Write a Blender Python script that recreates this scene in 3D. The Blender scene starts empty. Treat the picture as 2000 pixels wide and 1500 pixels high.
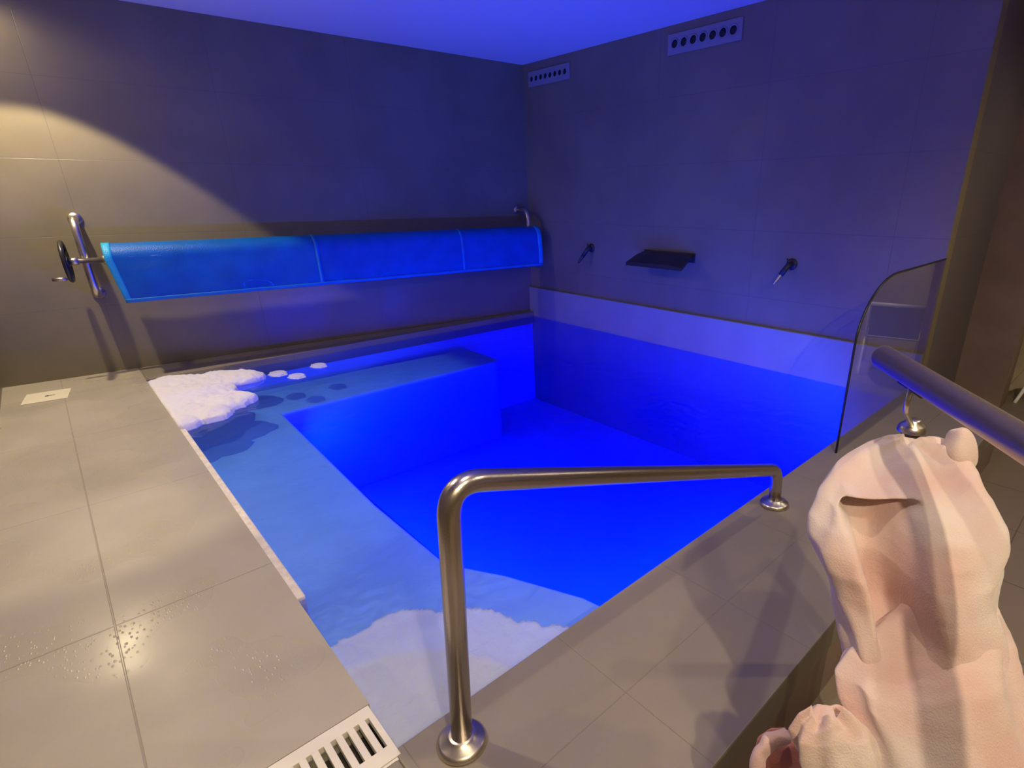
import bpy, bmesh, math, random
from mathutils import Vector, Matrix, noise
random.seed(7)
scene = bpy.context.scene
COL = scene.collection

# ------------------------------------------------------------ camera, world, exposure
def camera():
    f, cx, cy = 1062.387, 1150.955, 788.944
    yaw, pitch, roll = -2.36863152 + math.pi, -0.36413956, -0.00338255
    sy, cyw, sp, cp = math.sin(yaw), math.cos(yaw), math.sin(pitch), math.cos(pitch)
    fw = Vector((sy*cp, cyw*cp, sp)); rt = Vector((cyw, -sy, 0)); up = rt.cross(fw)
    cr, sr = math.cos(roll), math.sin(roll)
    r2 = rt*cr + up*sr; u2 = -rt*sr + up*cr
    m = Matrix((r2, u2, -fw)).transposed().to_4x4()
    m.translation = (0, 0, 1.5)
    cd = bpy.data.cameras.new('camera'); c = bpy.data.objects.new('camera', cd); COL.objects.link(c)
    cd.sensor_fit = 'HORIZONTAL'; cd.sensor_width = 36; cd.lens = f/2000*36
    cd.shift_x = (1000-cx)/2000; cd.shift_y = (cy-750)/2000
    cd.clip_start = .02
    c.matrix_world = m
    scene.camera = c
camera()
vs = scene.view_settings
vs.view_transform = 'Standard'; vs.look = 'None'; vs.exposure = 0; vs.gamma = 1; vs.use_curve_mapping = False
w = bpy.data.worlds.new('world'); scene.world = w; w.use_nodes = True
w.node_tree.nodes['Background'].inputs[0].default_value = (.5, .42, .6, 1)
w.node_tree.nodes['Background'].inputs[1].default_value = .02

WARM = (1.0, .82, .52)
BLUE = (.04, .22, 1.0)
def lamp(name, kind, loc, energy, color, target=None, **kw):
    d = bpy.data.lights.new(name, kind); d.energy = energy; d.color = color
    for k, v in kw.items(): setattr(d, k, v)
    o = bpy.data.objects.new(name, d); COL.objects.link(o); o.location = loc
    if target: o.rotation_euler = (Vector(target)-Vector(loc)).to_track_quat('-Z', 'Y').to_euler()
    return o
CEIL = 3.0
SPOTS = [((.02, 5.74), 250, 92, .12), ((.0, 2.7), 140, 105, .5), ((1.0, .85), 60, 120, .5),
         ((7.7, -1.2), 230, 92, .6), ((2.9, -.9), 80, 150, .6), ((-.2, -1.4), 230, 165, .5), ((-.33, 6.35), 50, 170, .4), ((5.5, -.7), 42, 160, .5), ((.9, -.75), 56, 140, .5)]  # spots behind camera, beyond and over stair rail are added fill
for (x, y), e, ang, bl in SPOTS:
    lamp('downlight', 'SPOT', (x, y, CEIL-.03), e, WARM, (x, y, 0), spot_size=math.radians(ang), spot_blend=bl, shadow_soft_size=.035)
# underwater LED bars on the near pool wall and on the bench riser, hidden under the coping
lamp('pool_lamp', 'AREA', (2.85, 1.25, -.5), 240, BLUE, (2.85, 2.6, -1.2), shape='RECTANGLE', size=2.8, size_y=.14)
lamp('pool_lamp', 'AREA', (1.27, 3.6, -.6), 85, BLUE, (2.9, 3.6, -1.2), shape='RECTANGLE', size=2.6, size_y=.14)

# ------------------------------------------------------------ materials
def mat(name, color=(.5,.5,.5), rough=.5, metal=0, spec=.5, var=0, vscale=3, bump=0, bscale=40, rvar=0, **kw):
    m = bpy.data.materials.new(name); m.use_nodes = True
    nt = m.node_tree; b = nt.nodes['Principled BSDF']
    b.inputs['Base Color'].default_value = (*color, 1); b.inputs['Roughness'].default_value = rough
    b.inputs['Metallic'].default_value = metal; b.inputs['Specular IOR Level'].default_value = spec
    for k, v in kw.items(): b.inputs[k].default_value = v
    tc = nt.nodes.new('ShaderNodeTexCoord')
    def noi(s, d=4):
        n = nt.nodes.new('ShaderNodeTexNoise'); n.inputs['Scale'].default_value = s; n.inputs['Detail'].default_value = d
        nt.links.new(tc.outputs['Object'], n.inputs['Vector']); return n
    if var:
        n = noi(vscale); r = nt.nodes.new('ShaderNodeMapRange')
        r.inputs[1].default_value = .3; r.inputs[2].default_value = .7
        r.inputs[3].default_value = 1-var; r.inputs[4].default_value = 1+var
        nt.links.new(n.outputs[0], r.inputs[0])
        mx = nt.nodes.new('ShaderNodeMix'); mx.data_type = 'RGBA'; mx.blend_type = 'MULTIPLY'; mx.inputs[0].default_value = 1
        mx.inputs[6].default_value = (*color, 1); nt.links.new(r.outputs[0], mx.inputs[7])
        nt.links.new(mx.outputs[2], b.inputs['Base Color']); m['mix'] = mx.name
    if rvar:
        n = noi(1.7, 3); r = nt.nodes.new('ShaderNodeMapRange'); r.inputs[1].default_value = .4; r.inputs[2].default_value = .6
        r.inputs[3].default_value = rough-rvar; r.inputs[4].default_value = rough+rvar
        nt.links.new(n.outputs[0], r.inputs[0]); nt.links.new(r.outputs[0], b.inputs['Roughness'])
    if bump:
        n = noi(bscale); bp = nt.nodes.new('ShaderNodeBump'); bp.inputs['Strength'].default_value = bump; bp.inputs['Distance'].default_value = .01
        nt.links.new(n.outputs[0], bp.inputs['Height']); nt.links.new(bp.outputs[0], b.inputs['Normal'])
    return m

def tile_mat(name, color, grout, rough, axes, size, off, rvar=0, var=.06, gw=.004, wet=False):
    """stone tiles: joints every size[i] metres along the two object axes"""
    m = mat(name, color, rough, var=var, vscale=2.2, rvar=rvar)
    nt = m.node_tree; b = nt.nodes['Principled BSDF']
    tc = nt.nodes.new('ShaderNodeTexCoord'); sp = nt.nodes.new('ShaderNodeSeparateXYZ'); nt.links.new(tc.outputs['Object'], sp.inputs[0])
    outs = []
    for a, s, o in zip(axes, size, off):
        ad = nt.nodes.new('ShaderNodeMath'); ad.operation = 'SUBTRACT'; ad.inputs[1].default_value = o; nt.links.new(sp.outputs[a], ad.inputs[0])
        pp = nt.nodes.new('ShaderNodeMath'); pp.operation = 'PINGPONG'; pp.inputs[1].default_value = s/2; nt.links.new(ad.outputs[0], pp.inputs[0])
        # distance to the nearest joint
        outs.append(pp)
    mn = nt.nodes.new('ShaderNodeMath'); mn.operation = 'MINIMUM'
    nt.links.new(outs[0].outputs[0], mn.inputs[0]); nt.links.new(outs[1].outputs[0], mn.inputs[1])
    r = nt.nodes.new('ShaderNodeMapRange'); r.inputs[1].default_value = gw*.4; r.inputs[2].default_value = gw
    nt.links.new(mn.outputs[0], r.inputs[0])
    mx = nt.nodes.new('ShaderNodeMix'); mx.data_type = 'RGBA'; mx.inputs[6].default_value = (*grout, 1)
    nt.links.new(r.outputs[0], mx.inputs[0]); nt.links.new(nt.nodes[m['mix']].outputs[2], mx.inputs[7])
    nt.links.new(mx.outputs[2], b.inputs['Base Color'])
    bp = nt.nodes.new('ShaderNodeBump'); bp.inputs['Strength'].default_value = .4; bp.inputs['Distance'].default_value = .003
    nt.links.new(r.outputs[0], bp.inputs['Height'])
    last = bp
    if wet:   # beads of water standing on the tile
        n = nt.nodes.new('ShaderNodeTexVoronoi'); n.inputs['Scale'].default_value = 75
        mp = nt.nodes.new('ShaderNodeMapping'); mp.inputs['Rotation'].default_value = (0, 0, .5); mp.inputs['Scale'].default_value = (1, .45, 1)
        nt.links.new(tc.outputs['Object'], mp.inputs[0]); nt.links.new(mp.outputs[0], n.inputs['Vector'])
        r1 = nt.nodes.new('ShaderNodeMapRange'); r1.inputs[1].default_value = .05; r1.inputs[2].default_value = .3; r1.inputs[3].default_value = 1; r1.inputs[4].default_value = 0
        nt.links.new(n.outputs['Distance'], r1.inputs[0])
        n2 = nt.nodes.new('ShaderNodeTexNoise'); n2.inputs['Scale'].default_value = 1.6
        nt.links.new(tc.outputs['Object'], n2.inputs['Vector'])
        r2 = nt.nodes.new('ShaderNodeMapRange'); r2.inputs[1].default_value = .5; r2.inputs[2].default_value = .62
        nt.links.new(n2.outputs[0], r2.inputs[0])
        mu = nt.nodes.new('ShaderNodeMath'); mu.operation = 'MULTIPLY'; nt.links.new(r1.outputs[0], mu.inputs[0]); nt.links.new(r2.outputs[0], mu.inputs[1])
        b2 = nt.nodes.new('ShaderNodeBump'); b2.inputs['Strength'].default_value = .35; b2.inputs['Distance'].default_value = .0025
        nt.links.new(mu.outputs[0], b2.inputs['Height']); nt.links.new(bp.outputs[0], b2.inputs['Normal'])
        last = b2
        r3 = nt.nodes.new('ShaderNodeMapRange'); r3.inputs[1].default_value = .35; r3.inputs[2].default_value = .65; r3.inputs[3].default_value = rough; r3.inputs[4].default_value = .16
        nt.links.new(n2.outputs[0], r3.inputs[0]); nt.links.new(r3.outputs[0], b.inputs['Roughness'])
    nt.links.new(last.outputs[0], b.inputs['Normal'])
    return m

M = {}
M['deck'] = tile_mat('deck_tile', (.425, .385, .305), (.33, .29, .225), .42, (0, 1), (1.2, 1.2), (-.15, 2.4), wet=True)
M['deck2'] = tile_mat('coping_tile', (.25, .215, .175), (.215, .185, .15), .5, (0, 1), (.6, .34), (.40, .52), rvar=.1, gw=.003)
M['lower'] = tile_mat('lower_floor_tile', (.24, .19, .14), (.12, .1, .08), .45, (0, 1), (.6, .6), (.2, .2))
M['wall'] = tile_mat('wall_tile', (.21, .182, .118), (.16, .13, .11), .34, (0, 2), (1.2, .6), (.3, .0), rvar=.06, gw=.002, var=.1)
M['wallb'] = tile_mat('wall_tile_side', (.225, .19, .125), (.16, .13, .11), .4, (1, 2), (1.2, .6), (.3, .0), rvar=.06, gw=.002, var=.1)
M['wall_dark'] = tile_mat('slate_wall_tile', (.14, .125, .14), (.11, .1, .11), .4, (0, 2), (1.2, .6), (.3, .0), gw=.002)
M['ceiling'] = mat('ceiling_paint', (.8, .8, .8), .7)
M['band'] = mat('pale_tile', (.33, .335, .31), .35, var=.05)
M['basin'] = mat('pool_liner', (.86, .87, .9), .6, var=.05, vscale=5)
M['bench'] = mat('bench_liner', (.68, .68, .68), .6, var=.06, vscale=4)
M['lip'] = mat('lit_pale_lip', (.72, .66, .56), .5, var=.15, vscale=30)  # pale tone carries the spotlight falling on the ledge
M['steel'] = mat('polished_steel', (.62, .56, .50), .33, metal=1, rvar=.03)
M['steel_w'] = mat('satin_steel_warm_reflection', (.50, .40, .30), .36, metal=.86, bump=.03, bscale=300)  # brown tint stands in for warm reflections on the stair rail
M['steel_b'] = mat('brushed_steel', (.50, .44, .42), .27, metal=1, bump=.05, bscale=200)
M['black'] = mat('dark_plastic', (.02, .02, .022), .3)
M['bronze'] = mat('dark_metal', (.06, .055, .05), .35, metal=.6)
M['vent'] = mat('vent_plastic', (.30, .29, .30), .5)
M['hole'] = mat('jet_hole', (.01, .01, .012), .6)
M['white'] = mat('white_plastic', (.75, .71, .64), .45, var=.04)
M['cream'] = mat('cream_plaque', (.78, .72, .55), .4, var=.03)
M['dark'] = mat('channel_dark', (.05, .045, .04), .7)
M['foam'] = mat('foam', (.93, .9, .92), .8, bump=.5, bscale=60, **{'Subsurface Weight': .3, 'Subsurface Scale': .03})
def see_through(m, k):
    nt = m.node_tree; out = nt.nodes['Material Output']; b = nt.nodes['Principled BSDF']
    t = nt.nodes.new('ShaderNodeBsdfTransparent'); mx = nt.nodes.new('ShaderNodeMixShader'); mx.inputs[0].default_value = k
    nt.links.new(b.outputs[0], mx.inputs[1]); nt.links.new(t.outputs[0], mx.inputs[2]); nt.links.new(mx.outputs[0], out.inputs['Surface'])
see_through(M['foam'], .22)
M['white_thin'] = mat('thin_white', (.9, .88, .92), .8, bump=.5, bscale=60); see_through(M['white_thin'], .55)
M['foam_film'] = mat('bubble_film', (.8, .78, .85), .7, bump=.8, bscale=80); see_through(M['foam_film'], .62)
M['chair'] = mat('chair_white', (.9, .88, .82), .4)
M['mesh'] = mat('chair_mesh', (.42, .42, .4), .7, bump=.3, bscale=200)
M['pier'] = mat('pier_brown', (.24, .17, .14), .6, var=.15)
M['far'] = mat('olive_wall', (.36, .30, .18), .7, var=.1)
M['trimdark'] = mat('dark_trim', (.08, .07, .065), .5)
M['lens'] = mat('lamp_lens', (.9, .8, .6), .3, **{'Emission Color': (1, .8, .5, 1), 'Emission Strength': 4})
M['bluelens'] = mat('pool_lens', (.1, .3, .9), .3, **{'Emission Color': (.02, .1, 1, 1), 'Emission Strength': 3})

def cover_mat(name, c, rough):
    m = mat(name, c, rough, spec=.3, bump=.35, bscale=120, var=.12, vscale=6, **{'Transmission Weight': 0, 'Coat Weight': .08})
    return m
M['cover'] = cover_mat('bubble_cover', (.001, .10, .40), .4)
M['coverm'] = cover_mat('bubble_cover_seam', (.01, .19, .52), .4)
M['coverb'] = cover_mat('bubble_cover_edge', (.02, .33, .62), .4)

def terry(name, a, b_):
    m = mat(name, a, .95, bump=.25, bscale=260, **{'Sheen Weight': .6, 'Sheen Roughness': .5})
    nt = m.node_tree; p = nt.nodes['Principled BSDF']
    tc = nt.nodes.new('ShaderNodeTexCoord'); n = nt.nodes.new('ShaderNodeTexNoise'); n.inputs['Scale'].default_value = 5; n.inputs['Detail'].default_value = 2
    nt.links.new(tc.outputs['Object'], n.inputs['Vector'])
    r = nt.nodes.new('ShaderNodeValToRGB'); r.color_ramp.elements[0].position = .38; r.color_ramp.elements[1].position = .62
    r.color_ramp.elements[0].color = (*a, 1); r.color_ramp.elements[1].color = (*b_, 1)
    nt.links.new(n.outputs[0], r.inputs[0]); nt.links.new(r.outputs[0], p.inputs['Base Color'])
    return m
M['robe'] = terry('pink_terry', (.62, .41, .385), (.66, .55, .53))
M['robe_in'] = terry('rose_terry', (.45, .17, .14), (.55, .28, .24))

def water_mat():
    m = bpy.data.materials.new('pool_water'); m.use_nodes = True; nt = m.node_tree; nt.nodes.clear()
    out = nt.nodes.new('ShaderNodeOutputMaterial')
    t = nt.nodes.new('ShaderNodeBsdfTransparent'); g = nt.nodes.new('ShaderNodeBsdfGlossy'); g.inputs['Roughness'].default_value = .06
    fr = nt.nodes.new('ShaderNodeFresnel'); fr.inputs['IOR'].default_value = 1.33
    mx = nt.nodes.new('ShaderNodeMixShader')
    tc = nt.nodes.new('ShaderNodeTexCoord'); n = nt.nodes.new('ShaderNodeTexNoise'); n.inputs['Scale'].default_value = 7; n.inputs['Detail'].default_value = 4
    n.inputs['Distortion'].default_value = .8
    nt.links.new(tc.outputs['Object'], n.inputs['Vector'])
    bp = nt.nodes.new('ShaderNodeBump'); bp.inputs['Strength'].default_value = .4; bp.inputs['Distance'].default_value = .02
    nt.links.new(n.outputs[0], bp.inputs['Height'])
    nt.links.new(bp.outputs[0], g.inputs['Normal']); nt.links.new(bp.outputs[0], fr.inputs['Normal'])
    nt.links.new(fr.outputs[0], mx.inputs[0]); nt.links.new(t.outputs[0], mx.inputs[1]); nt.links.new(g.outputs[0], mx.inputs[2])
    nt.links.new(mx.outputs[0], out.inputs['Surface'])
    v = nt.nodes.new('ShaderNodeVolumeAbsorption'); v.inputs['Color'].default_value = (.12, .58, .985, 1); v.inputs['Density'].default_value = 2.3
    nt.links.new(v.outputs[0], out.inputs['Volume'])
    return m
M['water'] = water_mat()

def glass_mat():
    m = bpy.data.materials.new('clear_glass'); m.use_nodes = True; nt = m.node_tree; nt.nodes.clear()
    out = nt.nodes.new('ShaderNodeOutputMaterial')
    t = nt.nodes.new('ShaderNodeBsdfTransparent'); t.inputs[0].default_value = (.86, .88, .88, 1)
    g = nt.nodes.new('ShaderNodeBsdfGlossy'); g.inputs['Roughness'].default_value = .01
    lw = nt.nodes.new('ShaderNodeLayerWeight'); lw.inputs[0].default_value = .5
    pw = nt.nodes.new('ShaderNodeMath'); pw.operation = 'POWER'; pw.inputs[1].default_value = 3.2; nt.links.new(lw.outputs['Facing'], pw.inputs[0])
    ml = nt.nodes.new('ShaderNodeMath'); ml.operation = 'MULTIPLY_ADD'; ml.inputs[1].default_value = .96; ml.inputs[2].default_value = .04; nt.links.new(pw.outputs[0], ml.inputs[0])
    mx = nt.nodes.new('ShaderNodeMixShader')
    nt.links.new(ml.outputs[0], mx.inputs[0]); nt.links.new(t.outputs[0], mx.inputs[1]); nt.links.new(g.outputs[0], mx.inputs[2])
    nt.links.new(mx.outputs[0], out.inputs['Surface'])
    return m
M['glass'] = glass_mat()

# ------------------------------------------------------------ mesh helpers
def obj(name, bm, material, parent=None, smooth=False, bevel=0):
    me = bpy.data.meshes.new(name)
    bmesh.ops.recalc_face_normals(bm, faces=bm.faces[:])
    bm.to_mesh(me); bm.free()
    me.materials.append(material)
    if smooth:
        for p in me.polygons: p.use_smooth = True
    o = bpy.data.objects.new(name, me); COL.objects.link(o)
    if parent: o.parent = parent
    if bevel:
        b = o.modifiers.new('bevel', 'BEVEL'); b.width = bevel; b.segments = 3; b.limit_method = 'ANGLE'
    return o
def bx(bm, x0, x1, y0, y1, z0, z1):
    v = [bm.verts.new(p) for p in ((x0,y0,z0),(x1,y0,z0),(x1,y1,z0),(x0,y1,z0),(x0,y0,z1),(x1,y0,z1),(x1,y1,z1),(x0,y1,z1))]
    for f in ((0,3,2,1),(4,5,6,7),(0,1,5,4),(1,2,6,5),(2,3,7,6),(3,0,4,7)): bm.faces.new([v[i] for i in f])
def boxes(*bs):
    bm = bmesh.new()
    for b in bs: bx(bm, *b)
    return bm
def prism(bm, pts, z0, z1):
    a = [bm.verts.new((x, y, z0)) for x, y in pts]; b = [bm.verts.new((x, y, z1)) for x, y in pts]
    n = len(pts); bm.faces.new(a[::-1]); bm.faces.new(b)
    for i in range(n): bm.faces.new((a[i], a[(i+1)%n], b[(i+1)%n], b[i]))
def tube(bm, pts, r, seg=20, closed=False):
    pts = [Vector(p) for p in pts]; n = len(pts); rings = []; pn = None
    rr = r if isinstance(r, (list, tuple)) else [r]*n
    for i, p in enumerate(pts):
        a = pts[i-1] if (i or closed) else pts[i]; b = pts[(i+1)%n] if (i < n-1 or closed) else pts[i]
        t = (b-a).normalized()
        if pn is None: pn = t.orthogonal().normalized()
        pn = (pn - t*pn.dot(t)).normalized(); q = t.cross(pn)
        rings.append([bm.verts.new(p+(pn*math.cos(2*math.pi*k/seg)+q*math.sin(2*math.pi*k/seg))*rr[i]) for k in range(seg)])
    for i in range(n if closed else n-1):
        A, B = rings[i], rings[(i+1)%n]
        for k in range(seg): bm.faces.new((A[k], A[(k+1)%seg], B[(k+1)%seg], B[k]))
    if not closed: bm.faces.new(rings[0][::-1]); bm.faces.new(rings[-1])
def fillet(pts, r, n=8):
    """round the corners of a polyline"""
    pts = [Vector(p) for p in pts]; out = [pts[0]]
    rs = r if isinstance(r, (list, tuple)) else [r]*(len(pts)-2)
    for i in range(1, len(pts)-1):
        a, b, c = pts[i-1], pts[i], pts[i+1]; d1 = (a-b).normalized(); d2 = (c-b).normalized(); q = rs[i-1]
        p, s = b+d1*q, b+d2*q
        for k in range(n+1):
            t = k/n; out.append(p*(1-t)**2 + b*2*t*(1-t) + s*t*t)
    out.append(pts[-1]); return out
def lathe(bm, prof, seg=40, mtx=Matrix()):
    rings = []
    for r, z in prof:
        rings.append([bm.verts.new(mtx @ Vector((r*math.cos(2*math.pi*k/seg), r*math.sin(2*math.pi*k/seg), z))) for k in range(seg)] if r > 1e-6 else [bm.verts.new(mtx @ Vector((0, 0, z)))])
    for A, B in zip(rings, rings[1:]):
        for k in range(seg):
            k2 = (k+1) % seg
            if len(A) == 1 and len(B) == 1: continue
            if len(A) == 1: bm.faces.new((A[0], B[k], B[k2]))
            elif len(B) == 1: bm.faces.new((A[k], B[0], A[k2]))
            else: bm.faces.new((A[k], A[k2], B[k2], B[k]))
def thing(name, label, cat, loc=(0,0,0), rotz=0, group=None):
    o = bpy.data.objects.new(name, None); COL.objects.link(o); o.empty_display_size = .1
    o.location = loc; o.rotation_euler = (0, 0, rotz); o['label'] = label; o['category'] = cat
    if group: o['group'] = group
    return o
def tag(o, label, cat, group=None, kind=None):
    o['label'] = label; o['category'] = cat
    if group: o['group'] = group
    if kind: o['kind'] = kind
    return o
def struct(name, bm, m, label, cat, bevel=0):
    o = obj(name, bm, m, bevel=bevel); o['kind'] = 'structure'; return tag(o, label, cat)
def dup(root, loc, rotz, label, group=None):
    r = root.copy(); COL.objects.link(r); r.location = loc; r.rotation_euler = (0, 0, rotz); r['label'] = label
    if group: r['group'] = group
    for ch in list(root.children):
        c = ch.copy(); COL.objects.link(c); c.parent = r
        for g in ch.children:
            d = g.copy(); COL.objects.link(d); d.parent = c
    return r

# ------------------------------------------------------------ setting
S = .105
def wy(x): return 6.045 + (4.78-x)*S          # face of the wall behind the cover reel
XL, XB, LOW = -.515, 4.78, -.4
P0, P1 = .388, 1.2                             # left and near pool edges
bm = bmesh.new()
prism(bm, [(XL,.52),(P0-.012,.52),(P0-.012,1.172),(-.5+.0,1.172),(-.5,1.4),(P0,1.4),(P0,5.99),(XB,5.95),(XB,wy(XB)),(XL,wy(XL))][:0] or [(XL,1.402),(P0,1.402),(P0,wy(P0)+.0),(XL,wy(XL))], -.16, 0)
deck = struct('floor', bm, M['deck'], 'beige stone tiled pool deck running along the left side of the pool', 'floor')
bm = bmesh.new(); prism(bm, [(P0,6.0),(XB,5.955),(XB,wy(XB)),(P0,wy(P0))], -.16, 0)
struct('floor_far', bm, M['deck2'], 'narrow tiled ledge between the pool and the wall behind the rolled cover', 'floor')
struct('floor_near', boxes((.37,XB,.52,P1,-.14,0),(XL,.37,.52,1.17,-.14,0)), M['deck2'], 'tiled coping strip along the near side of the pool under the low handrail', 'floor', bevel=.006)
struct('floor_lower', boxes((XL,8.6,-2.5,1.12,LOW-.1,LOW)), M['lower'], 'brown tiled lower floor below the edge of the pool coping', 'floor')
struct('wall_riser', boxes((XL,XB,.53,.6,LOW,-.14)), M['pier'], 'brown riser under the edge of the raised pool coping', 'wall')
bm = bmesh.new(); prism(bm, [(XL-.15,wy(XL-.15)),(XB,wy(XB)),(XB+.15,wy(XB+.15)),(XB+.15,wy(XB)+.25),(XL-.15,wy(XL)+.25)], -1.6, CEIL+.1)
struct('wall_left', bm, M['wall'], 'dark taupe tiled wall behind the rolled blue pool cover', 'wall')
struct('wall_right', boxes((XB,XB+.15,1.12,wy(XB)+.0,-1.6,CEIL+.1)), M['wallb'], 'dark purple lit tiled wall carrying the two air vents and water spout', 'wall')
struct('wall_return', boxes((XB+.15,8.6,1.12,1.27,LOW,CEIL+.1)), M['wall_dark'], 'dark wall running back behind the far end of the glass screen', 'wall')
struct('wall_pier', boxes((6.1,6.4,.72,1.12,LOW,CEIL)), M['pier'], 'brown pier at the right edge beyond the glass screen', 'wall')
struct('wall_far', boxes((8.6,8.75,-2.5,1.27,LOW,CEIL+.1)), M['far'], 'olive lit wall strip glimpsed past the brown pier', 'wall')
struct('wall_back', boxes((XL-.15,8.75,-2.65,-2.5,LOW,CEIL+.1)), M['wall'], 'dark tiled wall behind the camera', 'wall')
struct('wall_side', boxes((XL-.15,XL,-2.5,wy(XL),LOW,CEIL+.1)), M['wallb'], 'taupe wall beside the left end of the deck', 'wall')
struct('ceiling', boxes((XL-.15,8.75,-2.65,6.9,CEIL,CEIL+.1)), M['ceiling'], 'smooth white ceiling glowing blue from the pool', 'ceiling')

# pool basin: floor, walls and the shelves under the water
ZF, ZW, BZ = -1.3, -.062, -.31
basin = boxes((P0-.1,XB+.0,1.1,6.1,ZF-.1,ZF),(P0-.1,P0,1.402,6.0,ZF,-.16),(P0,XB,1.0,P1,ZF,-.14),(P0,XB,6.0,6.12,ZF,-.16))
struct('pool_basin', basin, M['basin'], 'sunken pool basin glowing deep blue under the water', 'pool')
bm = bmesh.new()
prism(bm, [(P0,P1),(1.54,P1),(1.47,1.55),(1.30,1.95),(1.13,2.25),(1.12,3.1),(1.2,5.17),(3.5,5.17),(3.6,5.25),(3.6,6.0),(P0,6.0)], ZF, BZ)
struct('pool_bench', bm, M['bench'], 'shallow underwater bench wrapping the left and far sides of the pool', 'pool bench', bevel=.03)
bm = bmesh.new()
pts = [(P0,P1)] + [(P0+.55*math.cos(a)*(1.0), P1+.62*math.sin(a)) for a in [i*math.pi/2/14 for i in range(15)]]
prism(bm, pts, BZ, -.2)
struct('pool_step', bm, M['bench'], 'rounded top entry step in the near corner of the pool', 'step', bevel=.03)
struct('trim_1', boxes((P0,P0+.045,2.14,6.0,-.3,-.045)), M['lip'], 'spotlit stretch of the overflow lip along the left pool edge, coloured pale', 'trim', bevel=.008)  # lit part of the ledge put into colour, cut off where shadow starts
struct('trim_2', boxes((4.735,XB,1.12,6.045,-1.3,.335)), M['band'], 'pale blue lit kerb band along the foot of the right wall', 'trim', bevel=.004)
struct('trim_3', boxes((P0-.012,P0,1.17,1.402,-.6,-.045)), M['dark'], 'dark notch edge at the end of the drain channel', 'trim')

# water: one closed body
bm = bmesh.new()
bx(bm, P0-.04, 4.76, P1-.04, 6.04, ZF-.04, ZW)
wt = obj('pool_water', bm, M['water']); tag(wt, 'clear pool water lit saturated blue from below', 'water', kind='stuff')

# ------------------------------------------------------------ grate
g = thing('drain_grate', 'white slotted drain grate set in the deck at the near pool corner', 'grate', (.37, 1.29, 0))
bm = bmesh.new()
gy0, gy1 = 1.175-1.29, 1.398-1.29
bx(bm, -.86, .012, gy0, gy0+.05, -.022, .002); bx(bm, -.86, .012, gy1-.045, gy1, -.022, .002)
x = -.0
sl = .0343
for k in range(25):
    bx(bm, x-sl+.0145, x+.0, gy0+.05, gy1-.045, -.022, .002) if k else bx(bm, x-.006, x+.012, gy0+.05, gy1-.045, -.022, .002)
    x -= sl if k else .0175
obj('frame', bm, M['white'], g, bevel=.0015)
obj('channel', boxes((-.86,.0,gy0,gy1,-.13,-.11)), M['dark'], g)
bm = boxes((-.86,.0,gy0-.012,gy0-.003,-.022,.0)); obj('edge_strip', bm, M['white'], g)

# plaque on the deck
p = thing('deck_plaque', 'small cream rectangular plaque set in the deck by the left wall', 'plaque', (-.25, 6.03, 0), -.12)
obj('plate', boxes((-.137,.137,-.15,.15,.0,.006)), M['cream'], p, bevel=.002)
bm = bmesh.new(); lathe(bm, [(0,.0085),(.012,.0085),(.014,.006)], 16); bx(bm, .016,.05,-.004,.004,.006,.0075)
obj('centre_mark', bm, M['dark'], p)

# ------------------------------------------------------------ handrails
def flange(name, parent, c, r=.07, up=Vector((0,0,1)), m=None):
    bm = bmesh.new()
    mt = Matrix.Translation(c) @ up.to_track_quat('Z', 'Y').to_matrix().to_4x4()
    lathe(bm, [(0,0),(r,0),(r,.006),(r*.97,.014),(r*.86,.021),(r*.6,.026),(r*.52,.034),(r*.48,.036),(0,.036)], 48, mt)
    return obj(name, bm, m or M['steel'], parent, smooth=True)
h = thing('handrail', 'low stainless steel handrail on the near coping, one end tall', 'handrail', (.527, 1.08, 0))
A = Vector((0,0,0)); o = Vector((.527,1.08,0))
pts = [Vector((.527,1.08,.0)), Vector((.572,1.085,.85)), Vector((2.375,1.085,.215)), Vector((2.405,1.089,0))]
bm = bmesh.new(); tube(bm, [q-o for q in fillet(pts, [.105,.07], 12)], .0305, 28)
obj('rail_tube', bm, M['steel_b'], h, smooth=True)
flange('flange', h, Vector((0,0,0)), .073); flange('flange', h, Vector((2.405,1.089,0))-o, .073)

r0 = Vector((1.533,.452,1.1)); dr = Vector((-.74,-.672,0)).normalized()
h2 = thing('stair_rail', 'thick steel stair handrail with open end above the pink robe', 'handrail', (1.62,.37,LOW))
o = Vector((1.62,.37,LOW))
bm = bmesh.new()
pa = fillet([r0, r0+dr*1.25, r0+dr*1.25+Vector((0,0,-1.5))], .1)
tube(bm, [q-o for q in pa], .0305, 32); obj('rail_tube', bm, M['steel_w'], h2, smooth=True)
bm = bmesh.new(); mt = Matrix.Translation(r0-o) @ (-dr).to_track_quat('Z','Y').to_matrix().to_4x4()
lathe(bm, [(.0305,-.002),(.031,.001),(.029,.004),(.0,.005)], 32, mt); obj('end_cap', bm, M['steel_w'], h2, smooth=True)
# saddle bracket and rosette
q = r0+dr*.16
bm = bmesh.new(); tube(bm, [q-o-dr*.055+Vector((0,0,-.0335)), q-o+dr*.055+Vector((0,0,-.0335))], .006, 10)
obj('saddle', bm, M['bronze'], h2, smooth=True)
ros = Vector((1.62,.37,.895))
bm = bmesh.new(); tube(bm, fillet([q-o+Vector((0,0,-.033)), q-o+Vector((0,0,-.09)), Vector((0,0,ros.z-LOW-.0+.0))+(ros-o)*Vector((1,1,0)).length*0], .02), .007, 12)
obj('stem', bm, M['steel'], h2, smooth=True)
flange('rosette', h2, ros-o+Vector((0,0,-.012)), .036)
bm = bmesh.new(); tube(bm, [Vector((0,0,0)), Vector((0,0,ros.z-LOW-.012))], .024, 20); obj('post', bm, M['steel_b'], h2, smooth=True)

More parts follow.
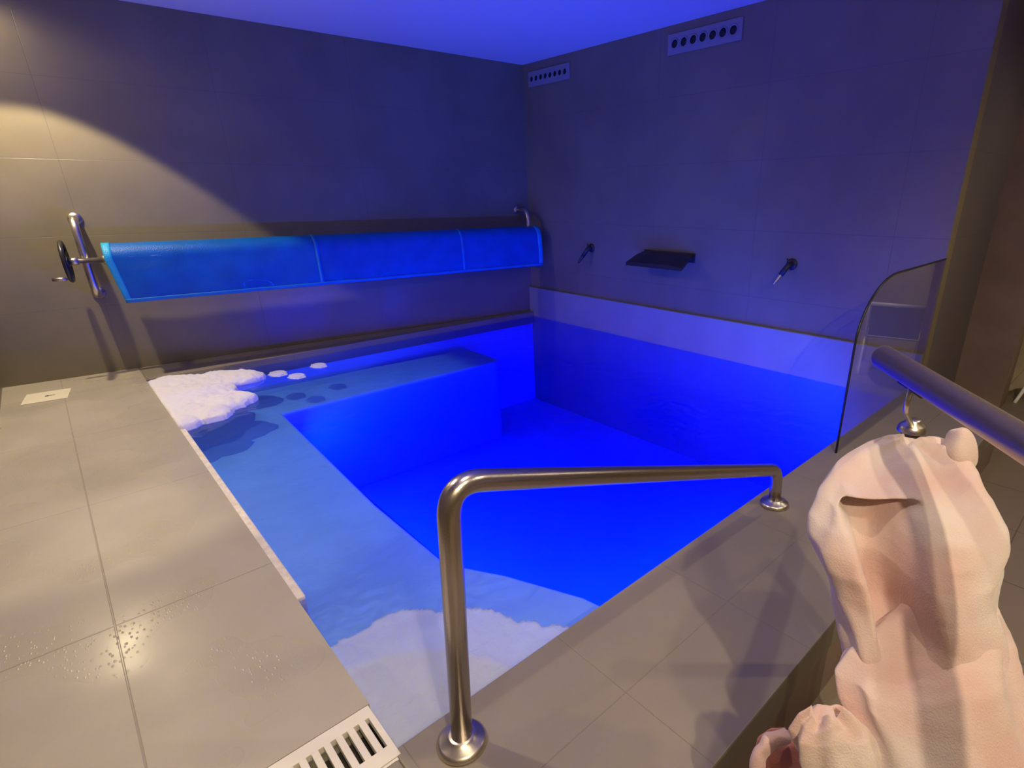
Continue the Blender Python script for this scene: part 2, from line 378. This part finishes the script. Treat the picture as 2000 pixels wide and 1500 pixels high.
# ------------------------------------------------------------ glass screen
gt = thing('glass_screen', 'clear glass screen with rounded top corner beside the pink robe', 'glass screen', (3.24, 1.118, 0))
L, Hh, R = XB-3.24-.002, 1.055, .0
prof = [(0, .001)]
cn = 18
# elliptical rounded corner
ax_, az_ = .52, .36
prof += [(ax_-ax_*math.cos(t), Hh-az_+az_*math.sin(t)) for t in [i*math.pi/2/cn for i in range(cn+1)]]
prof += [(L, Hh+.005), (L, .001)]
bm = bmesh.new()
a = [bm.verts.new((x, -.006, z)) for x, z in prof]; b = [bm.verts.new((x, .006, z)) for x, z in prof]
bm.faces.new(a); bm.faces.new(b[::-1]); obj('pane', bm, M['glass'], gt)
bm = bmesh.new(); tube(bm, [(x, 0, z) for x, z in prof[:-1]], .0075, 8); obj('edge', bm, M['black'], gt, smooth=True)

# ------------------------------------------------------------ cover reel on the wall
ang = -math.atan(S)
def bracket(name, label, x, side, flip=1):
    t = thing(name, label, 'bracket', (x, wy(x)-.001, 1.03), ang)
    t['group'] = 'wall brackets carrying the cover reel'
    bm = bmesh.new(); tube(bm, fillet([(0,0,.31),(0,-.27,.31),(0,-.27,-.31),(0,0,-.31)], [.13,.13], 10), .029, 20); obj('bent_tube', bm, M['steel'], t, smooth=True)
    flange('wall_flange', t, Vector((0,0,.31)), .05, Vector((0,-1,0))); flange('wall_flange', t, Vector((0,0,-.31)), .05, Vector((0,-1,0)))
    return t
bracket('reel_bracket', 'polished bent steel wall bracket at the crank end of the reel', .285, 1)
bracket('reel_bracket', 'dark bent steel wall bracket at the corner end of the reel', 4.60, -1)
rl = thing('cover_reel', 'steel cover reel shaft with black crank wheel at the left', 'reel', (.285, wy(.285)-.27, 1.02), ang)
xe = (4.60-.285)/math.cos(ang)
bm = bmesh.new(); tube(bm, [(-.15,-.05,0),(xe+.03,-.05,0)], .02, 16); obj('shaft', bm, M['steel'], rl, smooth=True)
bm = bmesh.new(); mt = Matrix.Translation((.06,-.05,0)) @ Matrix.Rotation(math.pi/2, 4, 'Y')
lathe(bm, [(0,-.01),(.026,-.01),(.026,.02),(.038,.022),(.038,.075),(.02,.08),(0,.08)], 24, mt)
obj('collar', bm, M['steel'], rl, smooth=True)
bm = bmesh.new()
lathe(bm, [(0,-.10),(.024,-.10),(.03,-.09),(.03,-.05),(0,-.05)], 24, Matrix.Translation((-.02,-.05,0)) @ Matrix.Rotation(math.pi/2, 4, 'Y'))
obj('wheel_collar', bm, M['steel'], rl, smooth=True)
bm = bmesh.new()
mt = Matrix.Translation((-.145,-.05,0)) @ Matrix.Rotation(math.pi/2, 4, 'Y')
ring = [mt @ Vector((.15*math.cos(t), .15*math.sin(t), 0)) for t in [i*2*math.pi/40 for i in range(40)]]
tube(bm, ring, .017, 12, closed=True)
for k in range(3):
    t = k*2*math.pi/3+.0
    tube(bm, [mt @ Vector((.02*math.cos(t),.02*math.sin(t),0)), mt @ Vector((.145*math.cos(t),.145*math.sin(t),0))], .014, 10)
lathe(bm, [(0,-.02),(.04,-.02),(.04,.02),(0,.02)], 24, mt)
wheel = obj('crank_wheel', bm, M['black'], rl, smooth=True)
bm = bmesh.new(); tube(bm, [(-.15,-.05,-.135),(-.175,-.05,-.135),(-.18,-.05,-.135),(-.265,-.05,-.135)], [.008,.008,.016,.014], 14)
obj('crank_handle', bm, M['steel_b'], wheel, smooth=True)

cv = thing('pool_cover', 'rolled bright blue bubble pool cover hanging over the wall reel', 'pool cover', (.285, wy(.285)-.27, 1.02), ang)
X0, X1 = .10, xe-.05+.10
def profile(u):      # the loose end: over the roll, then hanging straight down in front
    R_ = .125
    if u < .45:
        t = math.radians(150 - 150*u/.45*1.0); return (-.05 + R_*math.cos(math.pi-t)*1.0, R_*math.sin(t))
    v = (u-.45)/.55
    return (-.05-R_-.012*math.sin(v*2.5), -v*.35)
bm = bmesh.new()
R_ = .118; lathe(bm, [(0,X0+.02),(.02,X0+.02),(.05,X0+.012),(.08,X0+.02),(R_,X0+.012),(R_,X1-.02),(.02,X1-.02),(0,X1-.02)], 40, Matrix.Translation((0,-.05,0)) @ Matrix.Rotation(math.pi/2, 4, 'Y'))
obj('roll', bm, M['cover'], cv, smooth=True)
def sheet(x0, x1, u0, u1, off, nx, nu, thick=.004):
    bm = bmesh.new(); G = [[], []]
    for s_ in (0, 1):
        for i in range(nx+1):
            row = []
            for j in range(nu+1):
                x = x0+(x1-x0)*i/nx; u = u0+(u1-u0)*j/nu
                y, z = profile(u)
                k = max(0, (u-.45)/.55)
                # left end flares: hanging edge is set further in
                xs = x + (.055*k if x < X0+.3 else 0)*(1-(x-X0)/.3 if x < X0+.3 else 0) 
                y += .006*math.sin(x*9+u*3)*k + .004*noise.noise(Vector((x*4, u*5, 0)))
                dy, dz = (-1, 0) if u >= .45 else (y+.05, z)
                l = math.hypot(dy, dz) or 1; e = off + (thick if s_ else 0)
                row.append(bm.verts.new((xs, y+dy/l*e, z+dz/l*e)))
            G[s_].append(row)
    for s_ in (0, 1):
        for i in range(nx):
            for j in range(nu):
                bm.faces.new((G[s_][i][j], G[s_][i+1][j], G[s_][i+1][j+1], G[s_][i][j+1]))
    for i in range(nx):
        for j in (0, nu): bm.faces.new((G[0][i][j], G[0][i+1][j], G[1][i+1][j], G[1][i][j]))
    for j in range(nu):
        for i in (0, nx): bm.faces.new((G[0][i][j], G[0][i][j+1], G[1][i][j+1], G[1][i][j]))
    return bm
obj('hanging_flap', sheet(X0, X1, 0, 1, 0, 120, 40), M['cover'], cv, smooth=True)
e1 = obj('hem', sheet(X0, X0+.055, 0, 1, .005, 3, 40), M['coverb'], cv, smooth=True); e1['label'] = 'lighter cyan side hem'
e2 = obj('hem', sheet(X1-.06, X1, 0, 1, .005, 3, 40), M['coverb'], cv, smooth=True); e2['label'] = 'lighter cyan side hem'
e3 = obj('hem', sheet(X0, X1, .95, 1, .0055, 120, 3), M['coverm'], cv, smooth=True); e3['label'] = 'lighter cyan bottom hem'
for xs in (1.70, 3.27):
    s_ = obj('seam', sheet(xs, xs+.035, 0, 1, .005, 2, 40, .003), M['coverm'], cv, smooth=True); s_['label'] = 'lighter welded seam'

# ------------------------------------------------------------ vents, spout, nozzles on the right wall
def vent(y0, y1, z0, z1, n, label):
    t = thing('air_vent', label, 'vent', (XB-.001, (y0+y1)/2, (z0+z1)/2), 0, 'round hole vents under the ceiling')
    w, hh = abs(y1-y0)/2, (z1-z0)/2
    obj('plate', boxes((-.016,0,-w,w,-hh,hh)), M['vent'], t, bevel=.004)
    for i in range(n):
        c = -w+ w*2*(i+.5)/n*.92+w*.08
        bm = bmesh.new(); mt = Matrix.Translation((-.016,c,0)) @ Matrix.Rotation(-math.pi/2, 4, 'Y'); r = w/n*.86
        lathe(bm, [(r,0),(r,.004),(r*.82,.009),(r*.72,.006),(r*.7,.001)], 24, mt)
        nz = obj('nozzle', bm, M['vent'], t, smooth=True)
        bm = bmesh.new(); lathe(bm, [(0,.0065),(r*.3,.005),(r*.74,.0012),(r*.74,0)], 24, mt); obj('opening', bm, M['hole'], nz, smooth=True)
    return t
vent(3.0, 3.80, 2.755, 2.925, 7, 'pale round hole air vent further from the room corner')
vent(5.19, 5.93, 2.745, 2.905, 8, 'shadowed round hole air vent close to the room corner')
sp_ = thing('water_spout', 'dark wide flat water spout on the right wall above the kerb band', 'spout', (XB-.001, 3.68, .88))
bm = bmesh.new()
prof = [(0,.06,.33),(-.05,.055,.33),(-.12,.03,.345),(-.2,-.01,.36),(-.27,-.045,.37)]
U = []
for x, z, w_ in prof: U.append([bm.verts.new((x,-w_,z-.0)), bm.verts.new((x,-w_*.6,z+.012)), bm.verts.new((x,w_*.6,z+.012)), bm.verts.new((x,w_,z)), bm.verts.new((x,w_,z-.03)), bm.verts.new((x,-w_,z-.03))])
for A_, B_ in zip(U, U[1:]):
    for k in range(6): bm.faces.new((A_[k], A_[(k+1)%6], B_[(k+1)%6], B_[k]))
bm.faces.new(U[0]); bm.faces.new(U[-1][::-1])
obj('blade', bm, M['bronze'], sp_)
obj('back_plate', boxes((-.008,0,-.34,.34,-.02,.075)), M['bronze'], sp_, bevel=.003)
def jet(y, z, label, m):
    t = thing('wall_jet', label, 'water jet', (XB-.001, y, z), 0, 'angled water jets either side of the spout')
    bm = bmesh.new(); lathe(bm, [(0,0),(.05,0),(.05,.008),(.035,.016),(.0,.016)], 28, Matrix.Rotation(-math.pi/2, 4, 'Y')); obj('wall_plate', bm, M['bronze'], t, smooth=True)
    bm = bmesh.new(); tube(bm, fillet([(-.01,0,0),(-.06,0,0),(-.11,.04,-.09)], .03), .024, 16); bd = obj('body', bm, M['bronze'], t, smooth=True)
    bm = bmesh.new(); tube(bm, [(-.105,.036,-.08),(-.115,.044,-.098),(-.15,.075,-.165),(-.155,.078,-.17)], [.022,.022,.011,.010], 16); obj('nozzle_tip', bm, m, t, smooth=True)
    bm = bmesh.new(); tube(bm, [(-.045,0,.01),(-.045,.03,.05)], [.008,.006], 10); obj('lever', bm, M['bronze'], t, smooth=True)
    return t
jet(2.30, .93, 'small angled water jet with bright tip right of the spout', M['steel'])
jet(4.85, .92, 'small dark angled water jet left of the spout near the corner', M['bronze'])

# ------------------------------------------------------------ foam and white patches
def patch_blob(bm, blobs, zb):
    for (x, y, r, h_) in blobs:
        b = bmesh.ops.create_icosphere(bm, subdivisions=4, radius=1)
        for v in b['verts']:
            p = v.co.copy(); n_ = 1+.28*noise.noise(p*1.7+Vector((x*5,y*5,0)))+.10*noise.noise(p*5+Vector((y*3,x,1)))
            v.co = Vector((x+p.x*r*n_, y+p.y*r*n_*1.25, zb+max(p.z,-.3)*h_*n_))
def foam_mound(blobs, x0, x1, y0, y1, step=.012, h=.075):
    bm = bmesh.new(); nx = int((x1-x0)/step); ny = int((y1-y0)/step); V = {}
    def field(x, y):
        f = 0
        for bx_, by_, r in blobs:
            d = ((x-bx_)**2+(y-by_)**2)/(r*r)
            f = max(f, 1-d) if d < 1 else f
        n_ = noise.noise(Vector((x*6, y*6, 0)))*.30 + noise.noise(Vector((x*18, y*18, 3)))*.14 + noise.noise(Vector((x*45, y*45, 3)))*.06
        return f + n_*(1 if f > 0 else 0)
    for i in range(nx+1):
        for j in range(ny+1):
            x = x0+(x1-x0)*i/nx; y = y0+(y1-y0)*j/ny; f = field(x, y)
            if f > .05: V[i, j] = bm.verts.new((x, y, ZW+.002+h*math.sqrt(min(1, max(0, f-.05)))+.008*noise.noise(Vector((x*30, y*30, 1)))*min(1, f*3)))
    for (i, j) in list(V):
        q = [(i, j), (i+1, j), (i+1, j+1), (i, j+1)]
        if all(k in V for k in q): bm.faces.new([V[k] for k in q])
    bmesh.ops.delete(bm, geom=[v for v in bm.verts if not v.link_faces], context='VERTS')
    # skirt down to the water
    r = bmesh.ops.extrude_edge_only(bm, edges=[e for e in bm.edges if len(e.link_faces) == 1])
    for v in r['geom']:
        if isinstance(v, bmesh.types.BMVert): v.co.z = ZW-.004
    return bm
bm = foam_mound([(.50,5.88,.22),(.66,5.80,.25),(.84,5.76,.26),(1.0,5.66,.20),(1.08,5.60,.15),(.52,5.5,.26),(.66,5.36,.28),(.60,5.15,.26),(.74,5.02,.24),(.50,4.95,.22),(.62,4.78,.16),(.44,4.70,.12),(.88,4.98,.12),(.40,5.6,.2)], P0+.004, 1.4, 4.5, 5.99)
f_ = obj('foam', bm, M['foam'], smooth=True); tag(f_, 'mound of white bubbling foam in the far left pool corner', 'foam', kind='stuff')
for x, y, r, lb in [(1.33,5.58,.08,'leftmost of the three small white patches past the foam mound'),(1.43,5.37,.075,'nearest of the three small white patches, closest to the deep blue water'),(1.70,5.58,.075,'rightmost and faintest of the three small white patches')]:
    bm = bmesh.new(); patch_blob(bm, [(0,0,r,.012)], 0)
    f_ = obj('white_patch', bm, M['white_thin'], smooth=True); f_.location = (x, y, ZW+.004); tag(f_, lb, 'foam', 'small white patches on the water')  # thin white oval lying flat on the water

bm = foam_mound([(.5,1.4,.34),(.66,1.36,.34),(.45,1.6,.22),(.72,1.48,.22),(.60,1.62,.2),(.86,1.27,.2),(1.0,1.22,.12)], P0+.004, 1.3, P1+.004, 2.1, .014, .006)
f_ = obj('foam_film', bm, M['foam_film'], smooth=True); tag(f_, 'thin greyish film of bubbles in the near pool corner by the drain grate', 'foam', kind='stuff')

# ------------------------------------------------------------ robe over the stair rail post
RT = Vector((.7161, -.6980, 0)); FW = Vector((.6980, .7161, 0))
def px(x, y, D):     # helper for placing cloth points: camera-frame pixel and distance D
    c = ((x-1150.955)/1062.387*D, -(y-788.944)/1062.387*D)
    up = Vector((.2486,.2550,.9344)); fw = Vector((.6523,.6692,-.3561))
    return Vector((0,0,1.5)) + RT*c[0] + up*c[1] + fw*D
def cloth(levels, nseg=120, nlev=110, folds=(7,.06), seed=0, recess=None, thin=.55):
    """hanging cloth: rounded horizontal slices that follow the levels, with folds"""
    bm = bmesh.new(); rows = []
    lv = [(px((l+r)/2, y, D), (r-l)/2/1062.387*D) for y, l, r, D in levels]
    for i in range(nlev+1):
        t = i/nlev*(len(lv)-1); k = min(int(t), len(lv)-2); u = t-k; u = u*u*(3-2*u)*.5+u*.5
        c = lv[k][0].lerp(lv[k+1][0], u); hw = lv[k][1]*(1-u)+lv[k+1][1]*u
        row = []
        for j in range(nseg):
            a = 2*math.pi*j/nseg
            fo = 1+folds[1]*math.sin(folds[0]*a+1.6*noise.noise(Vector((seed, i*.03, 0)))*3+seed)*min(1, i/nlev*2.5)
            fo += .10*noise.noise(Vector((math.cos(a)*1.4+seed*3, math.sin(a)*1.4, i*.045)))
            fo += .012*noise.noise(Vector((math.cos(a)*9, math.sin(a)*9, i*.3+seed)))
            p = c + RT*math.cos(a)*hw*fo + FW*math.sin(a)*hw*thin*fo
            p += Vector((0,0,.035*noise.noise(Vector((math.cos(a)*1.2+seed, math.sin(a)*1.2, i*.02))) + .0035*noise.noise(p*60)))
            if recess: p += recess(math.cos(a), math.sin(a), i/nlev, hw)
            row.append(bm.verts.new(p))
        rows.append(row)
    for A_, B_ in zip(rows, rows[1:]):
        for j in range(nseg): bm.faces.new((A_[j], A_[(j+1)%nseg], B_[(j+1)%nseg], B_[j]))
    bm.faces.new(rows[0][::-1]); bm.faces.new(rows[-1])
    return bm
def sm(a, b, x):
    t = max(0, min(1, (x-a)/(b-a))); return t*t*(3-2*t)
def rec(cx_, sy_, t, hw):
    # the open front: a deep pocket left of centre, sharp at its top and right edge
    if sy_ > .1: return Vector((0,0,0))
    top, bot = .30, .90
    x0, x1 = -.80+.20*sm(top,top+.25,t), -.20+.04*sm(top,bot,t)
    k = sm(top-.012, top+.012, t)*(1-sm(bot-.10, bot+.02, t))*sm(x0-.10, x0+.10, cx_)*(1-sm(x1-.03, x1+.03, cx_))*(1 if sy_ < 0 else 0)
    lip = .02*math.exp(-((t-top+.02)/.03)**2)*sm(x0-.2,x0,cx_)*(1-sm(x1,x1+.2,cx_))
    lip += .022*math.exp(-((cx_-x1-.06)/.06)**2)*sm(top-.05,top+.05,t)*(1-sm(bot-.1,bot+.05,t))
    return FW*(k*.15) - FW*lip
rb = thing('bathrobe', 'fluffy pale pink towelling robe draped over the post below the steel stair rail', 'bathrobe', (0,0,0))
up_levels = [(865,1760,1800,1.36),(878,1715,1862,1.35),(895,1672,1885,1.33),(925,1628,1905,1.30),(965,1602,1925,1.27),(1010,1590,1940,1.25),(1060,1592,1948,1.23),(1110,1605,1950,1.21),(1160,1622,1950,1.20),(1210,1640,1955,1.19),(1260,1650,1962,1.18),(1320,1660,1968,1.18)]
obj('upper_drape', cloth(up_levels, recess=rec, folds=(9,.022), seed=1.3), M['robe'], rb, smooth=True)
lo_levels = [(1150,1800,1890,1.20),(1172,1772,1925,1.19),(1198,1745,1948,1.18),(1235,1702,1962,1.17),(1275,1660,1975,1.155),(1315,1638,1985,1.14),(1360,1643,2005,1.125),(1430,1668,2035,1.10),(1520,1700,2070,1.07),(1640,1690,2110,1.04),(1760,1700,2150,1.02)]
obj('lower_drape', cloth(lo_levels, folds=(9,.035), seed=4.1, thin=.42), M['robe'], rb, smooth=True)
bm = bmesh.new()
kp = [px(1868,836,1.33), px(1874,852,1.33), px(1876,880,1.33), px(1862,920,1.34)]
tube(bm, kp, [.016,.030,.038,.05], 28)
for v in bm.verts: v.co += Vector((0,0,1))*0 + (RT+FW)*.014*noise.noise(v.co*22)+Vector((0,0,.012))*noise.noise(v.co*30)
k_ = obj('hanging_loop', bm, M['robe'], rb, smooth=True); sd = k_.modifiers.new('s', 'SUBSURF'); sd.levels = sd.render_levels = 2
sl_levels = [(1395,1580,1640,1.08),(1408,1560,1665,1.08),(1430,1550,1690,1.08),(1470,1562,1720,1.08),(1540,1590,1740,1.08),(1620,1600,1750,1.08)]
obj('sleeve', cloth(sl_levels, folds=(7,.10), seed=8.2, nlev=60, thin=.5), M['robe'], rb, smooth=True)

tw = thing('towel', 'rose towel with pale fluffy border hanging low at the bottom edge', 'towel', (0,0,0))
tw_levels = [(1440,1530,1570,1.24),(1448,1500,1610,1.24),(1465,1482,1640,1.24),(1500,1476,1650,1.24),(1560,1480,1660,1.24),(1640,1490,1660,1.24),(1760,1500,1660,1.24)]
obj('cloth', cloth(tw_levels, folds=(6,.05), seed=6.6, nlev=60, thin=.45), M['robe_in'], tw, smooth=True)
bm = bmesh.new()
tube(bm, fillet([px(1545,1436,1.21), px(1500,1448,1.20), px(1478,1480,1.19), px(1476,1560,1.19), px(1480,1700,1.19)], .02), .016, 20)
for v in bm.verts: v.co += Vector((noise.noise(v.co*40), noise.noise(v.co*40+Vector((5,0,0))), noise.noise(v.co*40+Vector((0,5,0)))))*.006
b_ = obj('border', bm, M['robe'], tw, smooth=True); b_['label'] = 'pale fluffy border'

for part in list(rb.children)+list(tw.children):
    sm_ = part.modifiers.new('soften', 'SMOOTH'); sm_.factor = .5; sm_.iterations = 10 if part.name.startswith(('upper','lower')) else 4

# ------------------------------------------------------------ chair beyond, seen in the glass
ch = thing('lounge_chair', 'white framed chair with grey mesh back mirrored in the glass screen', 'chair', (6.78,.28,LOW), -1.85)
for s_ in (-1, 1):
    bm = bmesh.new(); tube(bm, fillet([(.27*s_,.30,0),(.27*s_,.27,.40),(.27*s_,-.20,.40),(.27*s_,-.38,.8)], .05), .016, 12); obj('side_frame', bm, M['chair'], ch, smooth=True)
    bm = bmesh.new(); tube(bm, fillet([(.27*s_,-.42,0),(.27*s_,-.30,.12),(.27*s_,-.16,.40)], .09), .016, 12); obj('leg', bm, M['chair'], ch, smooth=True)
bm = bmesh.new(); tube(bm, [(-.27,-.38,.8),(.27,-.38,.8)], .02, 12); obj('top_bar', bm, M['chair'], ch, smooth=True)
bm = bmesh.new(); prism(bm, [(-.25,-.205),(.25,-.205),(.25,.26),(-.25,.26)], .395, .41); obj('seat', bm, M['mesh'], ch)
bm = bmesh.new(); vv = [bm.verts.new(p) for p in ((-.25,-.2,.42),(.25,-.2,.42),(.25,-.375,.785),(-.25,-.375,.785),(-.25,-.215,.42),(.25,-.215,.42),(.25,-.39,.785),(-.25,-.39,.785))]
for f in ((0,1,2,3),(7,6,5,4),(0,4,5,1),(1,5,6,2),(2,6,7,3),(3,7,4,0)): bm.faces.new([vv[i] for i in f])
obj('backrest', bm, M['mesh'], ch)

# ------------------------------------------------------------ lamp housings
def housing(x, y, label):
    t = thing('ceiling_spotlight', label, 'spotlight', (x, y, CEIL), 0, 'recessed ceiling spotlights')
    bm = bmesh.new(); lathe(bm, [(.038,-.004),(.05,-.006),(.055,-.002),(.055,0),(.038,0)], 32); obj('trim_ring', bm, M['white'], t, smooth=True)
    return t
for ((x, y), *_), lb in zip(SPOTS, ['recessed spotlight above the cover reel crank','recessed spotlight above the left deck','recessed spotlight above the near handrail','recessed spotlight in the back room ceiling','recessed spotlight above the lower floor','added warm fill spotlight behind the camera','dim recessed spotlight tight in the far left corner','added spotlight brightening the dark return wall beyond the stair rail','added spotlight brightening the robe and near end of the stair rail']):  # the last two and the behind-camera spot are invented for brightness
    housing(x, y, lb)
for n_, (x, y, z, rz, l_) in enumerate([(2.85,1.202,-.5,0,1.44),(1.215,3.6,-.6,-math.pi/2,1.34)]):
    t = thing('pool_light', ['long underwater light bar on the near pool wall','underwater light bar on the riser of the left bench'][n_], 'lamp', (x, y, z), rz, 'underwater pool light bars')
    obj('housing', boxes((-l_,l_,0,.03,-.09,.09)), M['steel'], t, bevel=.004)
    obj('lens', boxes((-l_+.02,l_-.02,.03,.035,-.075,.075)), M['bluelens'], t)
